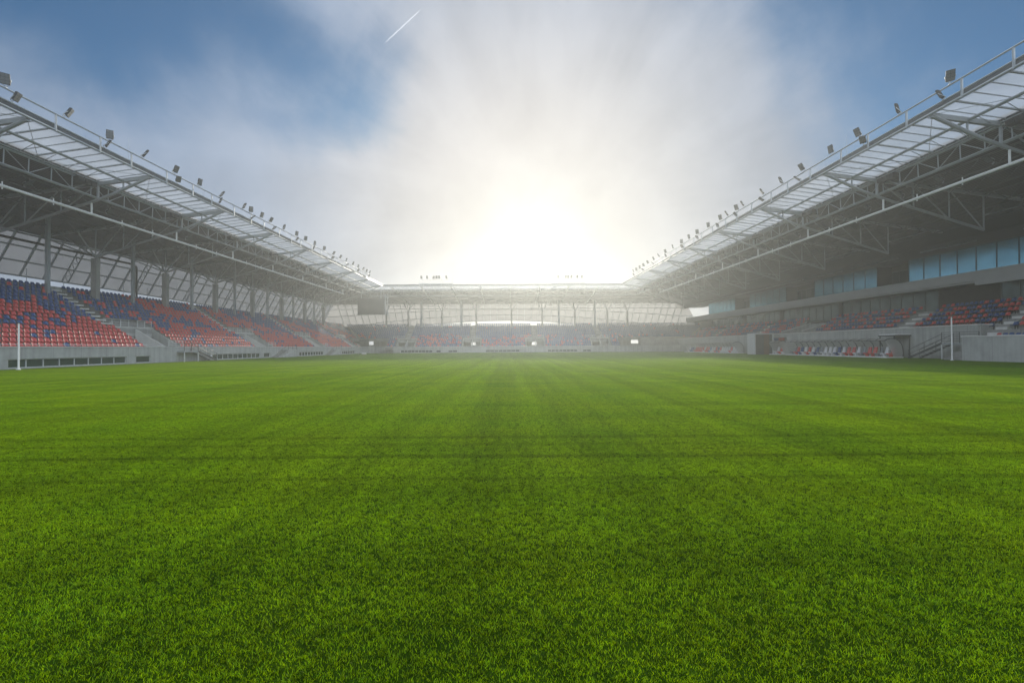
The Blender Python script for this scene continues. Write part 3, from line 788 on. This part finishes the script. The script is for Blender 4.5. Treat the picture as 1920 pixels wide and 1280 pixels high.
# ------------------------------------------------------------------ seats
def seat_mesh(name, cm, fine):
    """moulded shell: pan and curved back in one piece on a small bracket, facing +X, floor at z=0, back at x=0"""
    prof = [(.40,.36),(.37,.41),(.20,.40),(.07,.41),(.02,.50),(-.03,.62),(-.07,.745),(-.09,.76)] if fine else [(.39,.38),(.20,.40),(.05,.42),(-.03,.60),(-.08,.76)]
    nx = 5 if fine else 2
    vs, fs = [], []
    def grid(th):
        k0 = len(vs)
        for j, (x, z) in enumerate(prof):
            f = j/(len(prof)-1)
            for i in range(nx+1):
                u = i/nx*2-1; w = .23*(1-.24*(f > .95)-.08*(f > .75)-.05*(f < .05))
                e = abs(u)**3*.05
                back = f > .5
                vs.append((x+(e if back else 0)-(th if back else 0), u*w, z+(0 if back else e*.6)-(0 if back else th)))
        for j in range(len(prof)-1):
            for i in range(nx):
                a = k0+j*(nx+1)+i; fs.append((a, a+1, a+nx+2, a+nx+1))
        return k0
    grid(0)
    if fine:
        b = grid(.03); R = len(prof); C = nx+1
        rim = [i for i in range(C)]+[j*C+nx for j in range(1,R)]+[(R-1)*C+i for i in range(nx-1,-1,-1)]+[j*C for j in range(R-2,0,-1)]
        for p, q in zip(rim, rim[1:]+rim[:1]): fs.append((p, q, q+b, p+b))
        mb = MB(); mb.v, mb.f = vs, fs; mb.m = [0]*len(fs); mb.cur = 1
        mb.box((-.10,-.16,.30),(.10,-.12,.36)); mb.box((-.10,.12,.30),(.10,.16,.36)); mb.box((-.02,-.13,.0),(.03,-.09,.37)); mb.box((-.02,.09,.0),(.03,.13,.37))
        me = bpy.data.meshes.new(name); me.from_pydata(mb.v, [], mb.f)
        me.materials.append(MATS[cm]); me.materials.append(MATS['dark_metal']); me.polygons.foreach_set('material_index', mb.m)
        me.polygons.foreach_set('use_smooth', [x == 0 for x in mb.m]); me.update()
        return me
    return vs, fs
SM = {'red': seat_mesh('stadium_seat', 'seat_red', True), 'blue': seat_mesh('stadium_seat', 'seat_blue', True)}
def inview(p):
    if p[1] < 5: return False
    u = F0*p[0]/p[1]+957; v = 650-F0*(p[2]-1.6)/p[1]
    return 6 < u < 1914 and 0 < v < 1280
def hidden(q):
    (x, y, z), st, row = q[0], q[3], q[4]
    return st == 'right' and row < 0 and z < 2.2
cand = sorted([q for q in SEATS if inview(q[0]) and not hidden(q)], key=lambda q: (q[0][0]**2+q[0][1]**2))
left_c = [q for q in cand if q[3] == 'left'][:215]; right_c = [q for q in cand if q[3] == 'right'][:85]
near = set(id(q) for q in left_c+right_c)
def ordinal(n): return '%d%s' % (n, 'th' if 10 <= n % 100 <= 20 else {1: 'st', 2: 'nd', 3: 'rd'}.get(n % 10, 'th'))
vs, fs, ms = [], [], []
lv, lf = seat_mesh('x', None, False)
for q in SEATS:
    (x, y, z), ang, col, st, row, s, k, n = q
    if id(q) in near:
        o = bpy.data.objects.new('stadium_seat', SM[col]); COL.objects.link(o)
        o.location = (x, y, z); o.rotation_euler.z = ang+random.uniform(-.03, .03)
        if st == 'left':
            lab = '%s seat, row %d above the left pitch wall, %s before the first stairway' % (col, row+1, ordinal(n-k))
            grp = 'seats in the nearest block of the left stand'
        else:
            blk = 'lowest right block' if s < 46 else 'block above the steel staircase' if s < 57 else 'block above the dugout'
            lab = '%s seat, row %d, %s from the near end of the %s' % (col, row+5 if s < 46 else row+1, ordinal((k if s > 46 else n-k-1)+1), blk)
            grp = 'seats in the nearest blocks of the right stand'
        tag(o, lab, 'seat', grp)
        continue
    c_, s_ = math.cos(ang), math.sin(ang); b0 = len(vs); fl = random.uniform(-.015, .02)
    for a, b, h in lv: vs.append((x+a*c_-b*s_, y+a*s_+b*c_, z+h+fl))
    for f in lf: fs.append(tuple(i+b0 for i in f)); ms.append(0 if col == 'red' else 1)
me = bpy.data.meshes.new('distant_seats'); me.from_pydata(vs, [], fs); me.materials.append(MATS['seat_red']); me.materials.append(MATS['seat_blue'])
me.polygons.foreach_set('material_index', ms); me.update()
o = bpy.data.objects.new('distant_seats', me); COL.objects.link(o)
tag(o, 'thousands of red and blue plastic seats filling the farther rows of the stands', 'seats', kind='stuff')

# ------------------------------------------------------------------ floodlights
def make_floodlight():
    r = empty('floodlight', 'x', 'floodlight', 'floodlights along the roof edges')
    mb = MB(); mb.box((-.06,-.27,.22),(.06,.27,1.02))
    for k in range(7): mb.box((-.13,-.25+k*.078,.26),(-.06,-.23+k*.078,.98))       # cooling fins
    mb.build('lamp_head', 'lamp_body', r, bevel=.012)
    mb = MB()
    for a in range(3):
        for b in range(2): mb.box((.06,-.24+b*.25,.26+a*.25),(.085,-.01+b*.25,.48+a*.25))
    mb.build('lens_panel', 'lamp_glass', r)
    mb = MB()
    pts = [Vector((0,.37,.55))]
    for s in (-1, 1):
        prev = Vector((0, s*.30, .62))
        for k in range(1, 6):
            t = k/5*math.pi/2; q = Vector((-.22*math.sin(t), s*.30*math.cos(t), .62-.5*math.sin(t)*.98)); mb.tube(prev, q, .028, 6); prev = q
    mb.tube((-.22,0,.13),(0,0,0),.035,6); mb.box((-.08,-.08,-.03),(.08,.08,.03))
    mb.build('bracket', 'steel', r)
    return r
proto = make_floodlight(); used = False
def put_lamp(loc, rz, tilt, label, group, scale=1.0):
    global used
    o = proto if not used else copy_tree(proto); used = True
    o.location = loc; o.rotation_euler = (0, tilt, rz); o.scale = (scale,)*3
    o['label'] = label; o['group'] = group
    return o
top = [30.6, 34.7, 38.6, 42.0, 46.0, 49.7, 53.2, 57.8, 59.6, 62.0, 64.2, 68.2, 72.3, 75.5, 79.0, 83.0, 87.0, 90.5, 94.0, 98.0, 101.5, 104.5, 107.4, 109.6]
low = [30.9, 37.9, 46.2, 52.8, 59.1, 64.6, 71.6, 78.0, 86.2, 93.4, 100.8, 108.4]
rl = random.Random(5)
for side, F, sg, rail_ in (('left', FL, 0, 'left roof edge'), ('right', FR, math.pi, 'right roof edge')):
    for i, s in enumerate(top):
        x, y, z = F(33.95, s, 19.25)
        rz = sg + rl.choice((-.5, -.1, .5, .9, -.9))*(1 if side == 'left' else -1)
        put_lamp((x, y, z), rz, rl.uniform(.15, .6), 'dark floodlight on top of the %s railing, %s counting from the nearest' % (side, ordinal(i+1)), 'floodlights along the roof edges', .88)
    for i, s in enumerate(low):
        x, y, z = F(33.75, s, 18.35)
        rz = sg + rl.choice((-.7, .2, .8, 1.1))*(1 if side == 'left' else -1)
        put_lamp((x, y, z), rz, rl.uniform(.3, .9), 'floodlight clamped below the %s railing, %s counting from the nearest' % (side, ordinal(i+1)), 'floodlights below the edge railings', .8)
    for i, s in enumerate([26, 33.5, 37.4, 41.2, 45.0, 48.6, 56, 63.5, 71, 79, 88]):
        x, y, z = F(39.9, s, 15.0)
        o = put_lamp((x, y, z), sg, .9, 'floodlight under the %s stand roof truss, %s counting from the nearest' % (side, ordinal(i+1)), 'floodlights hung under the roof trusses', .8)
    for i, s in enumerate([30.5, 41.6, 52.6, 63.7, 74.8, 85.7]):
        x, y, z = F(38.75, s, 17.15)
        t_ = empty('loudspeaker', 'black loudspeaker cluster hung from the %s roof truss, %s counting from the nearest' % (side, ordinal(i+1)), 'loudspeaker', 'loudspeakers on the roof trusses', (x, y, z), 0)
        for k in range(3):
            mb = MB(); a = (k-1)*.62
            mb.hexa([(-.22,a-.28,-.52+.06*k),(.22,a-.28,-.46),(.22,a+.28,-.46),(-.22,a+.28,-.52+.06*k),(-.25,a-.28,-.05),(.25,a-.28,0),(.25,a+.28,0),(-.25,a+.28,-.05)])
            mb.build('cabinet', 'black', t_, bevel=.02)
        mb = MB(); mb.beam((0,-.95,.03),(0,.95,.03),.08,.06); mb.build('mounting_bar', 'dark_metal', t_)
# racks on the far roof
for name, x0, x1, lamps in (('left', -24.4, -15.4, (791,802,813,819,824,838)), ('right', 11.2, 20.2, (1047,1061,1066,1072,1083,1092))):
    rk = empty('lighting_rack', 'small railed lighting rack on the far roof edge, %s one of two' % name, 'lighting rack', 'lighting racks on the far roof')
    mb = MB(); mb.box((x0,122.2,18.5),(x1,122.8,18.75)); mb.box((x0,121.9,18.05),(x1,122.15,18.2)); mb.build('walkway', 'steel', rk)
    mb = MB(); mb.tube((x0,122.2,19.75),(x1,122.2,19.75),.05,6)
    for k in range(5): x = x0+(x1-x0)*(0,.12,.33,.66,1)[k]; mb.beam((x,122.2,18.0),(x,122.2,19.75),.08,.08)
    mb.build('railing', 'steel', rk)
    mb = MB()
    for x in (x0, x1): mb.tube((x,122.2,18.2),(x+.9,128,16.6),.08,6)
    mb.build('strut', 'steel', rk)
    for i, px in enumerate(lamps):
        put_lamp(((px-957)/F0*122.2, 122.2, 19.78), -math.pi/2+rl.uniform(-.6,.6), rl.uniform(.1,.5), 'floodlight on the %s far roof rack, %s from the left' % (name, ordinal(i+1)), 'floodlights on the far roof racks', 1.0)

# ------------------------------------------------------------------ scoreboard
sb = empty('scoreboard', 'dark blank video scoreboard hanging in the far left corner under the roof', 'scoreboard', None, (-36.9, 120.6, 0))
mb = MB(); mb.box((-3.55,0,10.3),(3.55,.5,14.6)); mb.build('housing', 'dark_metal', sb, bevel=.03)
mb = MB(); mb.box((-3.4,-.03,10.45),(3.4,0,14.45)); mb.build('screen', 'screen', sb)
mb = MB()
for x in (-2.6, 2.6): mb.beam((x,.25,14.6),(x,.25,17.6),.16,.16)
mb.tube((3.7,.3,10.1),(3.7,.3,15.8),.09,6); mb.tube((4.3,.6,10.1),(4.3,.6,15.8),.09,6)
for z in (10.6, 12, 13.4, 14.8): mb.tube((3.7,.3,z),(4.3,.6,z+.5),.05,5)
mb.build('hanger', 'steel', sb)

# ------------------------------------------------------------------ posts on the pitch
for lab, x, y, h in (('slim white post by the left pitch wall in front of low windows', -38.75, 36.0, 3.67), ('slim white post by the right pitch wall in front of steel stairs', 43.7, 44.9, 4.3)):
    p = empty('goal_net_post', lab, 'post', 'white posts at the pitch corners', (x, y, 0))
    mb = MB(); mb.tube((0,0,0),(0,0,h),.065,12,.055); mb.build('pole', 'white_paint', p, smooth=False)
    mb = MB(); mb.tube((0,0,h),(0,0,h+.05),.10,12); mb.build('end_cap', 'dark_metal', p)
    mb = MB(); mb.tube((0,0,0),(0,0,.08),.14,12); mb.build('ground_socket', 'white_paint', p)

# ------------------------------------------------------------------ stairs
def steel_stairs(label, x0, x1, s_top, s_bot, z_top, plat, group, rail_far=True, post=True):
    """flight runs along the wall between s_top and s_bot; platform 'plat' = (s0, s1) at z_top"""
    r = empty('steel_staircase', label, 'staircase', group, ((x0+x1)/2, (s_top+s_bot)/2, 0))
    cx, cs = (x0+x1)/2, (s_top+s_bot)/2
    L = lambda x, s, z: (x-cx, s-cs, z)
    n = 8; mb = MB()
    for k in range(n):
        f = (k+.5)/n; s = s_bot+(s_top-s_bot)*f; z = z_top*(k+1)/(n+1)
        mb.box(L(x0+.06, min(s-.15, s+.15), z-.04), L(x1-.06, s+.15, z))
    mb.build('treads', 'steel_light', r)
    for x in (x0, x1):
        mb = MB(); mb.beam(L(x,s_bot,.06),L(x,s_top,z_top-.04),.05,.22); mb.build('stringer', 'dark_metal', r)
    mb = MB()
    mb.box(L(x0,min(plat),z_top-.14), L(x1,max(plat),z_top)); mb.build('landing', 'steel', r)
    mb = MB()
    for x in (x0, x1):
        mb.tube(L(x,s_bot,1.0),L(x,s_top,z_top+.95),.025,6); mb.tube(L(x,s_bot,.5),L(x,s_top,z_top+.45),.018,6)
        for f in (0, .5, 1): mb.tube(L(x,s_bot+(s_top-s_bot)*f,z_top*f),L(x,s_bot+(s_top-s_bot)*f,z_top*f+1.0),.022,6)
    xi = x0 if x0**2 < x1**2 else x1
    for k in range(5): mb.tube(L(xi,plat[0],z_top+.22*(k+1)),L(xi,plat[1],z_top+.22*(k+1)),.022,6)
    for f in (0, .5, 1): mb.tube(L(xi,plat[0]+(plat[1]-plat[0])*f,z_top),L(xi,plat[0]+(plat[1]-plat[0])*f,z_top+1.12),.03,6)
    mb.build('handrail', 'dark_metal', r)
    mb = MB()
    for s in plat: mb.beam(L(xi,s,0),L(xi,s,z_top-.14),.09,.09)
    mb.build('support_post', 'steel_light', r)
steel_stairs('dark steel staircase with open treads against the right grey wall', 46.1, 47.4, 48.5, 52.6, 1.75, (44.6, 48.5), 'steel staircases')
steel_stairs('small steel staircase and landing at the first left stand entrance', -39.9, -39.0, 57.0, 60.6, 1.3, (54.6, 57.0), 'steel staircases')
def block_stairs(label, s0, s1, up):
    """concrete block with steps, leaning on the left wall"""
    r = empty('concrete_staircase', label, 'staircase', 'concrete staircases along the left wall', (-39.4, s0, 0))
    mb = MB(); L = s1-s0; n = 7
    for k in range(n):
        a, b = L*.55*k/n, L*.55*(k+1)/n
        mb.box((-.55,a,0),(.4,b,1.3*(k+1)/n))
    mb.build('steps', 'concrete_terrace', r)
    mb = MB(); mb.hexa([(.4,L*.1,0),(.4,L,0),(.52,L,0),(.52,L*.1,0),(.4,L*.1,.1),(.4,L,1.32),(.52,L,1.32),(.52,L*.1,.1)]); mb.box((-.55,L*.55,0),(.4,L,1.3)); mb.build('side_wall', 'concrete', r)
    mb = MB(); rail(mb, [(.46,L*.55,1.3),(.46,L,1.3)], 1.2, .9, 3); mb.tube((.46,0,.9),(.46,L*.55,2.2),.03,6); mb.build('handrail', 'dark_metal', r)
block_stairs('concrete staircase by the second entrance of the left stand', 76.4, 83.0, 1)
block_stairs('concrete staircase by the third entrance of the left stand', 98.4, 105.0, 1)

# ------------------------------------------------------------------ dugouts
def dugout(label, y0, y1, nseat, step):
    X = 46.9; r = empty('team_dugout', label, 'dugout', 'dugouts along the right wall', (X, y0, 0)); L = y1-y0
    def arc(k, n, rad=0):     # section of the canopy from the rear foot up and over
        t = k/n; a = t*math.radians(128)
        return (-.95+(1.25+rad)*math.cos(a)-.15*t, 1.12+(1.22+rad)*math.sin(a)*1.02 if a > 0 else 1.12)
    sec = [(.28, .12), (.34, .6)] + [arc(k, 8) for k in range(0, 9)]
    mb = MB()
    for (a, b) in zip(sec[:-1], sec[1:]): mb.quad((a[0],0,a[1]),(b[0],0,b[1]),(b[0],L,b[1]),(a[0],L,a[1]))
    mb.build('canopy', 'clear_canopy', r)
    n = max(1, round(L/step))
    for k in range(n+1):
        mb = MB(); y = L*k/n
        for (a, b) in zip(sec[:-1], sec[1:]): mb.beam((a[0],y,a[1]),(b[0],y,b[1]),.09,.07)
        mb.build('rib', 'dark_metal', r)
    mb = MB(); mb.beam((sec[-1][0],0,sec[-1][1]),(sec[-1][0],L,sec[-1][1]),.08,.08); mb.beam((sec[6][0],0,sec[6][1]),(sec[6][0],L,sec[6][1]),.06,.06); mb.build('front_beam', 'dark_metal', r)
    for y in (0, L):
        mb = MB(); pts = [(sec[-1][0], y, sec[-1][1])]+[(a, y, b) for a, b in sec[::-1][1:]]+[(-.75, y, .12)]
        mb.add(pts, [tuple(range(len(pts)))]); mb.build('end_panel', 'clear_canopy', r)
    mb = MB(); mb.box((-1.75,-.05,0),(.35,L+.05,.14)); mb.build('base', 'steel_white', r)
    cols = ['seat_white','seat_red','seat_white','seat_grey','seat_red','seat_white','seat_white','seat_blue']
    for k in range(nseat):
        y = L*(k+.5)/nseat; c = random.choice(cols); mb = MB()
        mb.hexa([(-1.15,y-.27,.42),(-.5,y-.27,.40),(-.5,y+.27,.40),(-1.15,y+.27,.42),(-1.18,y-.25,.58),(-.5,y-.25,.54),(-.5,y+.25,.54),(-1.18,y+.25,.58)])
        mb.hexa([(-.6,y-.27,.5),(-.42,y-.27,.5),(-.42,y+.27,.5),(-.6,y+.27,.5),(-.40,y-.24,1.32),(-.22,y-.22,1.34),(-.22,y+.22,1.34),(-.40,y+.24,1.32)])
        mb.box((-.95,y-.12,.14),(-.6,y+.12,.42)); o = mb.build('seat', c, r, bevel=.05)
        if c == 'seat_blue': o['label'] = 'blue bench seat'
        if c == 'seat_red': o['label'] = 'red bench seat'
dugout('nearer long dugout with curved ribs and red, blue and white seats', 54.6, 74.6, 22, 1.45)
dugout('short dugout shelter between the long dugout and the tunnel', 76.4, 79.2, 3, 1.4)
dugout('farther long dugout beyond the players tunnel, faint in the haze', 92.0, 118.0, 26, 1.6)
# flat-topped shelter on top of the near dugout's end
r = empty('camera_platform', 'small flat pale platform with dark edge above the near dugout end', 'platform', None, (47.2, 56.0, 0))
mb = MB(); mb.box((-.9,-1.4,2.78),(.95,1.0,2.9)); mb.build('deck', 'steel_white', r, bevel=.01)
mb = MB(); mb.box((-.95,-1.45,2.62),(1.0,1.05,2.778)); mb.build('edge_frame', 'dark_metal', r)
mb = MB()
for x in (-.85, .9):
    for y in (-1.3, .9): mb.beam((x,y,0),(x,y,2.62),.08,.08)
mb.build('leg', 'dark_metal', r)
# players' tunnel canopy
r = empty('player_tunnel', 'boxy players tunnel canopy with grey rim and brown side panel', 'tunnel canopy', None, (45.1, 81.0, 0))
mb = MB(); mb.box((-1.75,-.3,0),(-1.5,2.2,3.55)); mb.box((1.5,-.3,0),(1.75,2.2,3.55)); mb.box((-1.75,-.3,3.551),(1.75,2.2,3.8)); mb.build('rim', 'steel_light', r, bevel=.06)
mb = MB(); mb.box((-1.49,-.15,.02),(0,-.05,3.54)); mb.box((1.0,-.15,.02),(1.49,-.05,3.54)); mb.build('side_panel', 'dark_metal', r)
mb = MB(); mb.box((.01,-.16,.02),(.99,-.05,3.54)); mb.build('brown_panel', 'brown_panel', r)

# pitch-side small white box near the far left corner
r = empty('equipment_box', 'tiny white box lying on the grass near the far left corner', 'box', None, (-36.0, 112, 0))
mb = MB(); mb.box((-.5,-.3,.02),(.5,.3,.3)); mb.build('body', 'white_paint', r, bevel=.03)
mb = MB(); mb.box((-.52,-.32,.301),(.52,.32,.36)); mb.build('lid', 'white_paint', r)

# contrail: a very long thin cloud streak high above
mb = MB(); A, B_ = pdir(725, 75)*6000, pdir(790, 14)*6000
m = bpy.data.materials.new('ice_cloud'); m.use_nodes = True; t = m.node_tree; t.nodes.clear()
d_ = N(t, 'ShaderNodeBsdfTranslucent', ins={0: (.9, .9, .9, 1)}).outputs[0]; d2 = N(t, 'ShaderNodeBsdfDiffuse', ins={0: (.9, .9, .9, 1)}).outputs[0]
lw = N(t, 'ShaderNodeLayerWeight', ins={0: .3}).outputs['Facing']
a_ = N(t, 'ShaderNodeMixShader', ins={0: .5, 1: d_, 2: d2}).outputs[0]
f_ = M(t, 'MULTIPLY_ADD', lw, .12, .86, clamp=True)
t.links.new(N(t, 'ShaderNodeMixShader', ins={0: f_, 1: a_, 2: N(t, 'ShaderNodeBsdfTransparent').outputs[0]}).outputs[0], N(t, 'ShaderNodeOutputMaterial').inputs[0])
MATS['ice_cloud'] = m
mb.tube(A, A.lerp(B_, .6), 5, 10, 8); mb.tube(A.lerp(B_, .6), B_, 8, 10, 3)
tag(mb.build('contrail', 'ice_cloud', smooth=True), kind='structure')

# ------------------------------------------------------------------ haze
mb = MB(); mb.box((-300,-300,-1.03),(300,300,23.0))
hz = mb.build('haze', 'black')
me = hz.data
m = bpy.data.materials.new('haze_volume'); m.use_nodes = True; t = m.node_tree; t.nodes.clear()
pv = N(t, 'ShaderNodeVolumePrincipled')
pv.inputs['Color'].default_value = (.47, .49, .48, 1); pv.inputs['Density'].default_value = .0023; pv.inputs['Anisotropy'].default_value = .66
t.links.new(pv.outputs[0], N(t, 'ShaderNodeOutputMaterial').inputs['Volume'])
me.materials.clear(); me.materials.append(m)
tag(hz, kind='stuff')
